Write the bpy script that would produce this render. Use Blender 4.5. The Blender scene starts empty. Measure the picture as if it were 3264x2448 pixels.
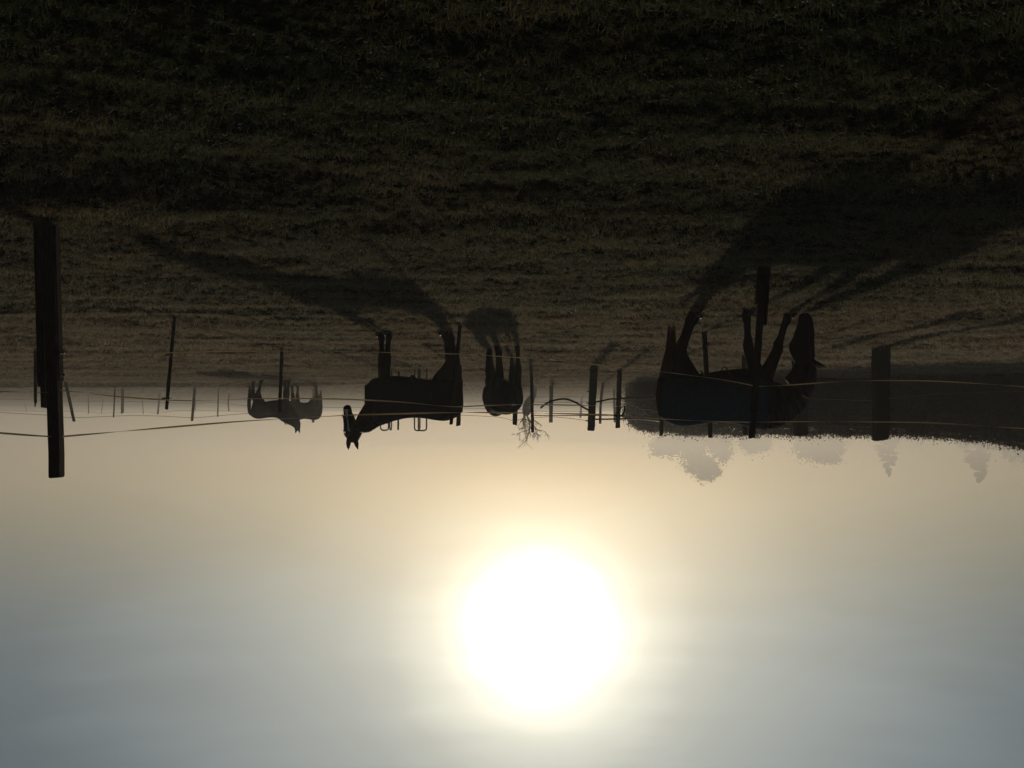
import bpy, bmesh, math, random
import numpy as np
from mathutils import Vector, Matrix
random.seed(7)
SC = bpy.context.scene
COL = SC.collection
R = math.radians
# ------------------------------------------------------------------ camera (the phone was held upside down)
FPX = 3112.0          # focal length in photo pixels (photo 3264 x 2448)
CAMH = 1.5
PITCH = math.atan(104 / FPX)
cam = bpy.data.objects.new('camera', bpy.data.cameras.new('camera')); COL.objects.link(cam)
cam.data.sensor_width = 36; cam.data.lens = 36 * FPX / 3264
cam.data.clip_start = 0.05; cam.data.clip_end = 5000
_f = Vector((0, math.cos(PITCH), -math.sin(PITCH))); _u = Vector((0, math.sin(PITCH), math.cos(PITCH)))
_X, _Y, _Z = Vector((-1, 0, 0)), -_u, -_f
cam.matrix_world = Matrix(((_X.x, _Y.x, _Z.x, 0), (_X.y, _Y.y, _Z.y, 0), (_X.z, _Y.z, _Z.z, CAMH), (0, 0, 0, 1)))
SC.camera = cam
# ------------------------------------------------------------------ world, sun, exposure
SUN_EL, SUN_AZ = 11.9, 1.65       # azimuth degrees from +Y towards -X
SD = Vector((-math.sin(R(SUN_AZ)) * math.cos(R(SUN_EL)), math.cos(R(SUN_AZ)) * math.cos(R(SUN_EL)), math.sin(R(SUN_EL))))
W = bpy.data.worlds.new('World'); SC.world = W; W.use_nodes = True
nt = W.node_tree; nt.nodes.clear(); N = nt.nodes.new; L = nt.links.new
def math_node(op, a, b=None, clamp=False):
    n = N('ShaderNodeMath'); n.operation = op; n.use_clamp = clamp
    for i, v in enumerate((a, b)):
        if v is None: continue
        if isinstance(v, (int, float)): n.inputs[i].default_value = v
        else: L(v, n.inputs[i])
    return n.outputs[0]
def ramp_node(fac, stops, interp='EASE'):
    r = N('ShaderNodeValToRGB'); r.color_ramp.interpolation = interp
    el = r.color_ramp.elements
    while len(el) > 1: el.remove(el[-1])
    el[0].position = stops[0][0]; el[0].color = (*stops[0][1], 1)
    for p, c in stops[1:]:
        e = el.new(p); e.color = (*c, 1)
    if fac is not None: L(fac, r.inputs[0])
    return r.outputs[0]
def mix_color(fac, a, b, mode='MIX'):
    m = N('ShaderNodeMix'); m.data_type = 'RGBA'; m.blend_type = mode
    if isinstance(fac, (int, float)): m.inputs[0].default_value = fac
    else: L(fac, m.inputs[0])
    for i, v in ((6, a), (7, b)):
        if isinstance(v, tuple): m.inputs[i].default_value = (*v, 1)
        else: L(v, m.inputs[i])
    return m.outputs[2]
tc = N('ShaderNodeTexCoord').outputs['Generated']
dp = N('ShaderNodeVectorMath'); dp.operation = 'DOT_PRODUCT'; L(tc, dp.inputs[0]); dp.inputs[1].default_value = SD
ang = math_node('MULTIPLY', math_node('ARCCOSINE', dp.outputs['Value']), 180 / math.pi / 60.0)   # 1 = 60 degrees
sep = N('ShaderNodeSeparateXYZ'); L(tc, sep.inputs[0])
elev = math_node('MULTIPLY', math_node('ARCSINE', sep.outputs[2]), 180 / math.pi / 30.0, )
# thin high cloud streaks
mp = N('ShaderNodeMapping'); L(tc, mp.inputs[0]); mp.inputs['Scale'].default_value = (1.6, 1.6, 9); mp.inputs['Rotation'].default_value = (0, R(8), 0)
nz = N('ShaderNodeTexNoise'); L(mp.outputs[0], nz.inputs[0]); nz.inputs['Scale'].default_value = 1.7; nz.inputs['Detail'].default_value = 5; nz.inputs['Roughness'].default_value = .55
cl = ramp_node(nz.outputs[0], [(0.35, (0, 0, 0)), (0.7, (1, 1, 1))])
S = 0.25      # ramps hold radiance * S
def sc(r, g, b): return (r * S, g * S, b * S)
wn = N('ShaderNodeTexNoise'); L(mp.outputs[0], wn.inputs[0]); wn.inputs['Scale'].default_value = 4.5; wn.inputs['Detail'].default_value = 4
ang = math_node('MULTIPLY', ang, math_node('ADD', .89, math_node('MULTIPLY', wn.outputs[0], .26)))
warm = ramp_node(ang, [(0.0, sc(3.8, 3.7, 3.4)), (0.03, sc(2.8, 2.72, 2.5)), (0.058, sc(1.22, 1.21, 1.06)), (0.08, sc(.66, .68, .60)), (0.11, sc(.40, .42, .37)), (0.165, sc(.20, .22, .20)),
                       (0.27, sc(.08, .10, .095)), (0.45, sc(.02, .03, .03)), (0.62, sc(.015, .02, .02)), (1.0, sc(.01, .012, .012))], 'LINEAR')
cool = ramp_node(ang, [(0.0, sc(3.8, 3.7, 3.4)), (0.03, sc(2.8, 2.75, 2.55)), (0.058, sc(1.22, 1.21, 1.08)), (0.08, sc(.74, .77, .68)), (0.105, sc(.48, .53, .48)), (0.15, sc(.24, .29, .285)), (0.19, sc(.17, .22, .225)),
                       (0.3, sc(.115, .15, .16)), (0.46, sc(.035, .055, .065)), (0.62, sc(.02, .035, .045)), (1.0, sc(.008, .014, .02))], 'LINEAR')
ecl = math_node('ADD', elev, math_node('MULTIPLY', math_node('SUBTRACT', nz.outputs[0], .5), .22))
efac = ramp_node(math_node('ADD', ecl, math_node('MULTIPLY', sep.outputs[0], .10)), [(0.17, (0, 0, 0)), (0.44, (1, 1, 1))])
glow = mix_color(efac, warm, cool)
side = math_node('SUBTRACT', 1.0, math_node('MULTIPLY', sep.outputs[0], .25))
glow = mix_color(1.0, glow, side, 'MULTIPLY')
gl2 = mix_color(math_node('MULTIPLY', cl, .22), glow, mix_color(1.0, glow, (1.45, 1.42, 1.38), 'MULTIPLY'))
bgA = N('ShaderNodeBackground'); L(gl2, bgA.inputs[0]); bgA.inputs[1].default_value = 2.83 / S
sky = N('ShaderNodeTexSky'); sky.sky_type = 'NISHITA'; sky.sun_disc = False
sky.sun_elevation = R(SUN_EL); sky.sun_rotation = R(-SUN_AZ); sky.dust_density = 1.0; sky.air_density = 1.0
bgB = N('ShaderNodeBackground'); L(sky.outputs[0], bgB.inputs[0]); bgB.inputs[1].default_value = 0.05
hsv = N('ShaderNodeAddShader'); L(bgA.outputs[0], hsv.inputs[0]); L(bgB.outputs[0], hsv.inputs[1])
wo = N('ShaderNodeOutputWorld'); L(hsv.outputs[0], wo.inputs[0])
sl = bpy.data.lights.new('sun', 'SUN'); sl.energy = 5.0; sl.angle = R(0.6); sl.color = (1, .86, .66)
so = bpy.data.objects.new('sun', sl); COL.objects.link(so); so.rotation_euler = SD.to_track_quat('Z', 'Y').to_euler()
SC.view_settings.view_transform = 'Standard'; SC.view_settings.look = 'None'; SC.view_settings.exposure = -1.5; SC.view_settings.gamma = 1
SC.render.engine = 'CYCLES'; SC.cycles.use_denoising = True
SC.cycles.max_bounces = 6; SC.cycles.diffuse_bounces = 2; SC.cycles.glossy_bounces = 2; SC.cycles.transmission_bounces = 3; SC.cycles.volume_bounces = 2
HAZE = 0.0013; BANK = 0.0082

# ------------------------------------------------------------------ pixel -> world helpers
def ray(px, py):
    return _f + _X * ((px - 1632) / FPX) + _Y * ((1224 - py) / FPX)
def P(px, py, D):
    d = ray(px, py); return Vector((0, 0, CAMH)) + d * (D / d.y)
def depth_of(py):
    d = ray(1632, py); return -CAMH / d.z * d.y

# ------------------------------------------------------------------ noise and ground height
_rs = np.random.RandomState(3); _LAT = _rs.rand(256, 256)
def vnoise(x, y):
    x = np.asarray(x, float); y = np.asarray(y, float)
    xi = np.floor(x).astype(int); yi = np.floor(y).astype(int); fx = x - xi; fy = y - yi
    fx = fx * fx * (3 - 2 * fx); fy = fy * fy * (3 - 2 * fy)
    g = lambda a, b: _LAT[a % 256, b % 256]
    return (g(xi, yi) * (1 - fx) + g(xi + 1, yi) * fx) * (1 - fy) + (g(xi, yi + 1) * (1 - fx) + g(xi + 1, yi + 1) * fx) * fy
def sstep(a, b, t):
    t = np.clip((t - a) / (b - a), 0, 1); return t * t * (3 - 2 * t)
def gh(x, y):
    x = np.asarray(x, float); y = np.asarray(y, float)
    h = .06 * (vnoise(x * .35 + 7, y * .8 + 3) - .5) + .05 * (vnoise(x * .9 + 31, y * 2.3 + 17) - .5) + .03 * (vnoise(x * 4 + 5, y * 7 + 9) - .5)
    h += .012 * (vnoise(x * 14, y * 16) - .5)
    h -= .15 * (1 - sstep(6.0, 7.1, y + .18 * x - .4)) * sstep(.3, 2.6, x)
    h -= .06 * (1 - sstep(7.3, 8.0, y + .3 * (vnoise(x * .7, 2) - .5))) * sstep(-2.6, -1, -np.abs(x + .2) )
    h += .20 * np.exp(-((y - 42.5 - .12 * (x - 12)) / .9) ** 2) * sstep(5, 9, x) + .07 * np.exp(-((y - 13.9 + .05 * x) / .22) ** 2) * sstep(2.2, 4.0, x)
    far = np.sqrt(x * x + y * y)
    h += .35 * (vnoise(x * .03 + 50, y * .04 + 20) - .5) * sstep(50, 120, far)
    return h
def ghs(x, y): return float(gh(x, y))

# ------------------------------------------------------------------ materials
def mat(name, base, rough=.7, var=.25, nscale=8, bump=0, transl=0, tcol=None, metal=0, spec=.3, base2=None, coat=0, stretch=None):
    m = bpy.data.materials.new(name); m.use_nodes = True; t = m.node_tree; ns = t.nodes; lk = t.links.new
    b = ns['Principled BSDF']; b.inputs['Roughness'].default_value = rough; b.inputs['Metallic'].default_value = metal
    b.inputs['Specular IOR Level'].default_value = spec
    co = ns.new('ShaderNodeTexCoord'); mpn = ns.new('ShaderNodeMapping'); lk(co.outputs['Object'], mpn.inputs[0])
    if stretch: mpn.inputs['Scale'].default_value = stretch
    n = ns.new('ShaderNodeTexNoise'); n.inputs['Scale'].default_value = nscale; n.inputs['Detail'].default_value = 6; lk(mpn.outputs[0], n.inputs[0])
    r = ns.new('ShaderNodeValToRGB'); lk(n.outputs[0], r.inputs[0])
    b2 = base2 or tuple(c * (1 + var) for c in base)
    r.color_ramp.elements[0].position = .35; r.color_ramp.elements[1].position = .68
    r.color_ramp.elements[0].color = (*[c * (1 - var) for c in base], 1); r.color_ramp.elements[1].color = (*b2, 1)
    lk(r.outputs[0], b.inputs['Base Color'])
    if bump:
        bp = ns.new('ShaderNodeBump'); bp.inputs['Strength'].default_value = bump; bp.inputs['Distance'].default_value = .02
        lk(n.outputs[0], bp.inputs['Height']); lk(bp.outputs[0], b.inputs['Normal'])
    if transl:
        tr = ns.new('ShaderNodeBsdfTranslucent'); tr.inputs[0].default_value = (*(tcol or base), 1)
        mx = ns.new('ShaderNodeMixShader'); mx.inputs[0].default_value = transl
        lk(b.outputs[0], mx.inputs[1]); lk(tr.outputs[0], mx.inputs[2]); lk(mx.outputs[0], ns['Material Output'].inputs[0])
    return m
M = {}
M['wood'] = mat('weathered wood', (.028, .021, .016), .95, .4, 12, .6, spec=.05, stretch=(6, 6, .8))
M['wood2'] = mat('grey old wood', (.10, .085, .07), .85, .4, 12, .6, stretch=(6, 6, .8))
M['bay'] = mat('dark bay coat', (.018, .010, .007), .85, .35, 3, .1, spec=.06)
M['bay2'] = mat('brown coat', (.05, .034, .025), .85, .35, 3, .1, spec=.06)
M['chest'] = mat('chestnut hair', (.12, .03, .012), .45, .4, 14, .4, transl=.35, tcol=(.40, .08, .02), stretch=(8, 8, .5))
M['mane'] = mat('dark hair', (.02, .012, .009), .5, .4, 14, .4, transl=.15, tcol=(.1, .04, .02), stretch=(8, 8, .5))
M['blue_rug'] = mat('blue rug cloth', (.009, .028, .046), .95, .2, 20, .15, spec=.04)
M['black_rug'] = mat('black rug cloth', (.015, .013, .014), .95, .25, 20, .15, spec=.04)
M['brown_rug'] = mat('brown rug cloth', (.018, .014, .012), .95, .25, 20, .15, spec=.04)
M['strap'] = mat('strap webbing', (.03, .03, .035), .6, .2, 30)
M['white'] = mat('white hair', (.5, .48, .45), .7, .1, 10)
M['eye'] = mat('dark eye', (.01, .008, .006), .1, .1, 5, spec=.6)
M['hoof'] = mat('hoof horn', (.03, .025, .02), .6, .3, 15)
M['tape'] = mat('frosted orange fence tape', (.42, .34, .20), .6, .35, 60, .2, transl=.42, tcol=(.72, .62, .42), spec=.4)
M['old_tape'] = mat('old brown fence tape', (.10, .055, .03), .7, .3, 60, 0, transl=.2, tcol=(.2, .1, .04))
M['wire'] = mat('dull fence wire', (.14, .12, .10), .5, .2, 20, metal=.6)
M['twine'] = mat('frosted web white cord', (.6, .6, .6), .5, .15, 40, transl=.4, tcol=(.8, .8, .8))
M['hose'] = mat('black rubber hose', (.02, .018, .02), .9, .2, 10, spec=.05)
M['insul'] = mat('black plastic insulator', (.02, .02, .02), .4, .1, 10)
M['steel'] = mat('galvanised tube', (.25, .25, .26), .5, .2, 10, metal=.5)
M['bark'] = mat('dark wet bark', (.06, .048, .04), .9, .4, 10, .6, stretch=(3, 3, 1))
M['hedge'] = mat('hedge leaf', (.026, .018, .012), .8, .6, 4, transl=.3, tcol=(.09, .055, .025), spec=.1, base2=(.035, .036, .018))
M['hedge_in'] = mat('hedge twigs', (.014, .010, .008), .95, .4, 3, .8, spec=.05)
M['leaf'] = mat('far leaf', (.05, .055, .03), .8, .3, .8, transl=.2, tcol=(.08, .08, .03))
M['frost'] = mat('frosted dead grass', (.55, .55, .52), .7, .2, 30, transl=.4, tcol=(.7, .7, .66))

def meshobj(name, verts, faces, m, parent=None, smooth=False, loc=None):
    me = bpy.data.meshes.new(name); me.from_pydata([tuple(v) for v in verts], [], faces); me.update()
    me.materials.append(M[m] if isinstance(m, str) else m)
    if smooth: me.polygons.foreach_set('use_smooth', [True] * len(me.polygons))
    o = bpy.data.objects.new(name, me); COL.objects.link(o)
    if parent: o.parent = parent
    if loc is not None: o.location = loc
    return o
def npmesh(name, V, F, m, parent=None, smooth=False):
    me = bpy.data.meshes.new(name); V = np.asarray(V, np.float32); F = np.asarray(F, np.int32); k = F.shape[1]
    me.vertices.add(len(V)); me.vertices.foreach_set('co', V.ravel())
    me.loops.add(F.size); me.loops.foreach_set('vertex_index', F.ravel())
    me.polygons.add(len(F)); me.polygons.foreach_set('loop_start', np.arange(0, F.size, k, dtype=np.int32))
    me.polygons.foreach_set('loop_total', np.full(len(F), k, np.int32))
    if smooth: me.polygons.foreach_set('use_smooth', np.ones(len(F), bool))
    me.update(calc_edges=True); me.validate()
    if m is not None: me.materials.append(M[m] if isinstance(m, str) else m)
    o = bpy.data.objects.new(name, me); COL.objects.link(o)
    if parent: o.parent = parent
    return o
def tag(o, label=None, cat=None, group=None, kind=None):
    if label: o['label'] = label
    if cat: o['category'] = cat
    if group: o['group'] = group
    if kind: o['kind'] = kind
    return o
def empty(name, loc, rz=0, scale=1):
    o = bpy.data.objects.new(name, None); COL.objects.link(o); o.location = loc; o.rotation_euler = (0, 0, rz); o.scale = (scale,) * 3
    o.empty_display_size = .2; return o

# ------------------------------------------------------------------ ground: one sheet
def build_ground():
    RAD = 300.0
    a = np.concatenate([np.linspace(-44, 44, 500), np.linspace(48, 312, 60)]) ; a = np.radians(a)
    r = np.concatenate([[0.25], np.geomspace(.5, 60, 620)[0:], np.geomspace(62, RAD, 60)])
    A, Q = np.meshgrid(a, r); X = -np.sin(A) * Q; Y = np.cos(A) * Q
    Z = gh(X, Y); V = np.stack([X, Y, Z], -1).reshape(-1, 3); nr, na = A.shape
    i = np.arange(nr - 1)[:, None]; j = np.arange(na)[None, :]; j2 = (j + 1) % na
    F = np.stack([i * na + j, (i + 1) * na + j, (i + 1) * na + j2, i * na + j2], -1).reshape(-1, 4)
    V = np.vstack([V, [[0, 0, float(gh(0, 0))]]]); c = len(V) - 1
    m = bpy.data.materials.new('pasture soil and short grass'); m.use_nodes = True; t = m.node_tree; ns = t.nodes; lk = t.links.new
    b = ns['Principled BSDF']; b.inputs['Roughness'].default_value = 1; b.inputs['Specular IOR Level'].default_value = 0
    co = ns.new('ShaderNodeTexCoord')
    n1 = ns.new('ShaderNodeTexNoise'); n1.inputs['Scale'].default_value = .55; n1.inputs['Detail'].default_value = 8; n1.inputs['Roughness'].default_value = .65; lk(co.outputs['Object'], n1.inputs[0])
    n2 = ns.new('ShaderNodeTexNoise'); n2.inputs['Scale'].default_value = 22; n2.inputs['Detail'].default_value = 6; n2.inputs['Roughness'].default_value = .7; lk(co.outputs['Object'], n2.inputs[0])
    r1 = ns.new('ShaderNodeValToRGB'); lk(n1.outputs[0], r1.inputs[0]); e = r1.color_ramp.elements
    e[0].position = .36; e[0].color = (.004, .005, .002, 1); e[1].position = .66; e[1].color = (.020, .013, .006, 1)
    x = e.new(.5); x.color = (.010, .009, .004, 1)
    mx = ns.new('ShaderNodeMix'); mx.data_type = 'RGBA'; mx.blend_type = 'MULTIPLY'; mx.inputs[0].default_value = .9; lk(r1.outputs[0], mx.inputs[6])
    r2 = ns.new('ShaderNodeValToRGB'); lk(n2.outputs[0], r2.inputs[0]); r2.color_ramp.elements[0].position = .35; r2.color_ramp.elements[0].color = (.35, .35, .35, 1); r2.color_ramp.elements[1].position = .7; r2.color_ramp.elements[1].color = (1.5, 1.5, 1.5, 1)
    lk(r2.outputs[0], mx.inputs[7])
    sx = ns.new('ShaderNodeSeparateXYZ'); lk(co.outputs['Object'], sx.inputs[0]); mr = ns.new('ShaderNodeMapRange'); mr.inputs[1].default_value = 9; mr.inputs[2].default_value = 26; mr.inputs[3].default_value = 0; mr.inputs[4].default_value = .85; lk(sx.outputs[1], mr.inputs[0])  # soil painted paler with distance to imitate the sunlit far field
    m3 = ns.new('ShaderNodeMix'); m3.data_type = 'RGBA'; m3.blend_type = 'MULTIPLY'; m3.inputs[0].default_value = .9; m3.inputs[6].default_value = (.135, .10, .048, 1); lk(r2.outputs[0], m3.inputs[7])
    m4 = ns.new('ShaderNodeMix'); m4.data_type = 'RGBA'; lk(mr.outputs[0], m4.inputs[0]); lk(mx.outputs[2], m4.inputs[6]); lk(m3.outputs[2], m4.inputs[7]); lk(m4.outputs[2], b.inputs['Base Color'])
    bp = ns.new('ShaderNodeBump'); bp.inputs['Strength'].default_value = .9; bp.inputs['Distance'].default_value = .05; lk(n2.outputs[0], bp.inputs['Height']); lk(bp.outputs[0], b.inputs['Normal'])
    # triangle fan at the centre is joined as degenerate-free quads
    F = np.vstack([F, np.stack([np.full(na // 2, c), np.arange(0, na - 1, 2)[:na // 2], np.arange(1, na, 2)[:na // 2], (np.arange(2, na + 1, 2)[:na // 2]) % na], -1)])
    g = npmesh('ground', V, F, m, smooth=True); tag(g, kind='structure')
build_ground()

# ------------------------------------------------------------------ grass and frost droplets as stuff
def blade_tuft(k, nb, frost):
    rs = random.Random(k); V = []; F = []; C = []
    for b in range(nb):
        a = rs.uniform(0, 6.283); r0 = rs.uniform(0, .03); ln = rs.uniform(.025, .068); lean = rs.uniform(.3, 1.5); w = rs.uniform(.0013, .0027)
        bx, by = r0 * math.cos(a * 1.7), r0 * math.sin(a * 1.7); az = rs.uniform(0, 6.283); d = Vector((math.cos(az), math.sin(az), 0)); s = Vector((-d.y, d.x, 0))
        p = Vector((bx, by, -.01)); th = lean * .3; seg = 4; base = len(V); tw = rs.uniform(-1.5, 1.5)
        for i in range(seg + 1):
            ww = w * (1 - (i / seg) ** 2) + .0004; q = i / seg
            sv = (s * math.cos(tw * q) + Vector((0, 0, 1)) * math.sin(tw * q)) * ww
            V += [p - sv, p + sv]; C += [q, q]
            th += lean / seg * rs.uniform(.5, 1.9)
            p = p + (d * math.sin(th) + Vector((0, 0, 1)) * math.cos(th)) * (ln / seg)
        for i in range(seg):
            F.append((base + 2 * i, base + 2 * i + 1, base + 2 * i + 3, base + 2 * i + 2))
    me = bpy.data.meshes.new('tuft'); me.from_pydata([tuple(v) for v in V], [], F); me.materials.append(GRASSM)
    at = me.attributes.new('tip', 'FLOAT', 'POINT'); at.data.foreach_set('value', C)
    me.polygons.foreach_set('use_smooth', [True] * len(me.polygons))
    o = bpy.data.objects.new('tuft', me); return o
def grass_material():
    m = bpy.data.materials.new('frosted grass blades'); m.use_nodes = True; t = m.node_tree; ns = t.nodes; lk = t.links.new
    b = ns['Principled BSDF']; b.inputs['Roughness'].default_value = .6; b.inputs['Specular IOR Level'].default_value = .12
    oi = ns.new('ShaderNodeObjectInfo'); at = ns.new('ShaderNodeAttribute'); at.attribute_name = 'tip'
    gm = ns.new('ShaderNodeNewGeometry')
    pn = ns.new('ShaderNodeTexNoise'); pn.inputs['Scale'].default_value = .45; pn.inputs['Detail'].default_value = 5; lk(gm.outputs['Position'], pn.inputs[0])
    ad = ns.new('ShaderNodeMath'); ad.operation = 'MULTIPLY_ADD'; lk(oi.outputs['Random'], ad.inputs[0]); ad.inputs[1].default_value = .35; lk(pn.outputs[0], ad.inputs[2])
    r = ns.new('ShaderNodeValToRGB'); lk(ad.outputs[0], r.inputs[0]); e = r.color_ramp.elements
    e[0].position = .4; e[0].color = (.013, .022, .005, 1); e[1].position = .92; e[1].color = (.115, .066, .027, 1); x = e.new(.66); x.color = (.042, .038, .011, 1)
    r2 = ns.new('ShaderNodeValToRGB'); lk(at.outputs['Fac'], r2.inputs[0]); r2.color_ramp.elements[0].position = .45; r2.color_ramp.elements[0].color = (0, 0, 0, 1); r2.color_ramp.elements[1].position = .95; r2.color_ramp.elements[1].color = (.6, .6, .6, 1)
    sx = ns.new('ShaderNodeSeparateXYZ'); lk(gm.outputs['Position'], sx.inputs[0]); mr = ns.new('ShaderNodeMapRange'); mr.inputs[1].default_value = 4.5; mr.inputs[2].default_value = 20; mr.inputs[3].default_value = .16; mr.inputs[4].default_value = 1.5; lk(sx.outputs[1], mr.inputs[0])
    fm = ns.new('ShaderNodeMath'); fm.operation = 'MULTIPLY'; lk(r2.outputs[0], fm.inputs[0]); lk(mr.outputs[0], fm.inputs[1])     # blades and frost tips darkened near, brightened far: field's light gradient painted in
    sh = ns.new('ShaderNodeMath'); sh.operation = 'MULTIPLY_ADD'; lk(mr.outputs[0], sh.inputs[0]); sh.inputs[1].default_value = .28; lk(ad.outputs[0], sh.inputs[2]); sb = ns.new('ShaderNodeMath'); sb.operation = 'SUBTRACT'; lk(sh.outputs[0], sb.inputs[0]); sb.inputs[1].default_value = .22; lk(sb.outputs[0], r.inputs[0])
    mx = ns.new('ShaderNodeMix'); mx.data_type = 'RGBA'; lk(fm.outputs[0], mx.inputs[0]); lk(r.outputs[0], mx.inputs[6]); mx.inputs[7].default_value = (.38, .32, .22, 1)
    lk(mx.outputs[2], b.inputs['Base Color'])
    tb = ns.new('ShaderNodeMix'); tb.data_type = 'RGBA'; tb.blend_type = 'MULTIPLY'; tb.inputs[0].default_value = 1; lk(mx.outputs[2], tb.inputs[6]); tb.inputs[7].default_value = (1.35, 1.42, 1.6, 1)
    tr = ns.new('ShaderNodeBsdfTranslucent'); lk(tb.outputs[2], tr.inputs[0]); ms = ns.new('ShaderNodeMixShader'); ms.inputs[0].default_value = .62
    lk(b.outputs[0], ms.inputs[1]); lk(tr.outputs[0], ms.inputs[2]); lk(ms.outputs[0], ns['Material Output'].inputs[0])
    return m
GRASSM = grass_material()
def scatter(name, pts, scl, sources, label, cat_kind='stuff'):
    n = len(pts); me = bpy.data.meshes.new(name); me.vertices.add(n); me.vertices.foreach_set('co', np.asarray(pts, np.float32).ravel())
    rs = np.random.RandomState(11)
    rot = np.stack([rs.uniform(-.2, .2, n), rs.uniform(-.2, .2, n), rs.uniform(0, 6.28, n)], -1).astype(np.float32)
    a = me.attributes.new('rot', 'FLOAT_VECTOR', 'POINT'); a.data.foreach_set('vector', rot.ravel())
    a = me.attributes.new('scl', 'FLOAT', 'POINT'); a.data.foreach_set('value', np.asarray(scl, np.float32))
    a = me.attributes.new('pick', 'INT', 'POINT'); a.data.foreach_set('value', rs.randint(0, len(sources), n).astype(np.int32))
    o = bpy.data.objects.new(name, me); COL.objects.link(o)
    src = bpy.data.collections.new(name + ' sources')
    for s in sources: src.objects.link(s)
    ng = bpy.data.node_groups.new(name + ' nodes', 'GeometryNodeTree')
    ng.interface.new_socket('Geometry', in_out='INPUT', socket_type='NodeSocketGeometry'); ng.interface.new_socket('Geometry', in_out='OUTPUT', socket_type='NodeSocketGeometry')
    gi = ng.nodes.new('NodeGroupInput'); go = ng.nodes.new('NodeGroupOutput')
    ip = ng.nodes.new('GeometryNodeInstanceOnPoints'); ci = ng.nodes.new('GeometryNodeCollectionInfo'); ci.inputs['Collection'].default_value = src; ci.inputs['Separate Children'].default_value = True
    def attr(nm, ty):
        x = ng.nodes.new('GeometryNodeInputNamedAttribute'); x.data_type = ty; x.inputs[0].default_value = nm; return x.outputs[0]
    ng.links.new(gi.outputs[0], ip.inputs['Points']); ng.links.new(ci.outputs[0], ip.inputs['Instance']); ip.inputs['Pick Instance'].default_value = True
    ng.links.new(attr('pick', 'INT'), ip.inputs['Instance Index']); ng.links.new(attr('rot', 'FLOAT_VECTOR'), ip.inputs['Rotation'])
    ng.links.new(attr('scl', 'FLOAT'), ip.inputs['Scale']); ng.links.new(ip.outputs[0], go.inputs[0])
    md = o.modifiers.new('scatter', 'NODES'); md.node_group = ng
    tag(o, label, kind='stuff'); return o
def fan_points(rs, d0, d1, dens, half=33):
    n = int(math.radians(half) * (d1 * d1 - d0 * d0) * dens); r = np.sqrt(rs.uniform(d0 * d0, d1 * d1, n)); a = np.radians(rs.uniform(-half, half, n))
    return np.stack([-np.sin(a) * r, np.cos(a) * r], -1)
def build_grass():
    rs = np.random.RandomState(5); P2 = []; S2 = []
    for d0, d1, dens, s in ((2.0, 6.5, 680, 1.0), (6.5, 11, 430, 1.15), (11, 20, 240, 1.4), (20, 45, 80, 1.9), (45, 85, 14, 3.0)):
        p = fan_points(rs, d0, d1, dens); k = vnoise(p[:, 0] * 1.3 + 9, p[:, 1] * 3.2 + 4) * .6 + vnoise(p[:, 0] * 5, p[:, 1] * 9) * .4
        keep = rs.rand(len(p)) < (.5 + .9 * k); p = p[keep]; k = k[keep]
        P2.append(p); S2.append(s * (.45 + .95 * k) * rs.uniform(.7, 1.25, len(p)))
    p = np.vstack(P2); s = np.concatenate(S2); z = gh(p[:, 0], p[:, 1])
    scatter('grass', np.column_stack([p, z]), s, [blade_tuft(i, 15, 0) for i in range(9)], 'short frosted pasture grass')
    # frost glints
    m = bpy.data.materials.new('clear frost drop'); m.use_nodes = True; b = m.node_tree.nodes['Principled BSDF']
    b.inputs['Base Color'].default_value = (.7, .72, .75, 1); b.inputs['Roughness'].default_value = .18; b.inputs['Specular IOR Level'].default_value = 1.0
    src = []
    for k in range(2):
        bm = bmesh.new(); bmesh.ops.create_icosphere(bm, subdivisions=2, radius=1.0)
        for v in bm.verts: v.co.x *= 1 + .8 * k; v.co.z *= .8
        me = bpy.data.meshes.new('drop'); bm.to_mesh(me); bm.free(); me.materials.append(m)
        me.polygons.foreach_set('use_smooth', [True] * len(me.polygons)); src.append(bpy.data.objects.new('drop', me))
    p = fan_points(rs, 2.5, 14, 26); z = gh(p[:, 0], p[:, 1]) + rs.uniform(.02, .06, len(p)); d = np.hypot(p[:, 0], p[:, 1])
    scatter('frost', np.column_stack([p, z]), (.0008 + .0017 * rs.rand(len(p)) ** 6) * (d / 5) ** .7, src, 'tiny frozen droplets glinting in the grass')
build_grass()

# ------------------------------------------------------------------ tubes, lofts
def frame_for(t, ref):
    t = t.normalized(); s = t.cross(ref)
    if s.length < 1e-4: s = t.cross(Vector((1, 0, 0)))
    s.normalize(); return s, s.cross(t).normalized()
def loft(rings, n=16, ref=Vector((0, 0, 1)), cap=True, base=0):
    """rings: (centre, a(side radius), b(up radius)) ; returns verts, faces"""
    V = []; F = []; K = len(rings)
    for i, rr in enumerate(rings):
        c, a, b = rr[:3]; c = Vector(c)
        if len(rr) > 3: s, u = rr[3], rr[4]
        else:
            t = Vector(rings[min(i + 1, K - 1)][0]) - Vector(rings[max(i - 1, 0)][0]); s, u = frame_for(t, ref)
        for k in range(n):
            th = 2 * math.pi * k / n; V.append(c + s * (a * math.cos(th)) + u * (b * math.sin(th)))
    for i in range(K - 1):
        for k in range(n):
            k2 = (k + 1) % n; F.append((base + i * n + k, base + i * n + k2, base + (i + 1) * n + k2, base + (i + 1) * n + k))
    if cap:
        F.append(tuple(base + k for k in range(n))[::-1]); F.append(tuple(base + (K - 1) * n + k for k in range(n)))
    return V, F
def tube(pts, r, n=6, base=0):
    if isinstance(r, (int, float)): r = [r] * len(pts)
    return loft([(p, q, q) for p, q in zip(pts, r)], n, Vector((.03, -1, .02)), True, base)
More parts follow.
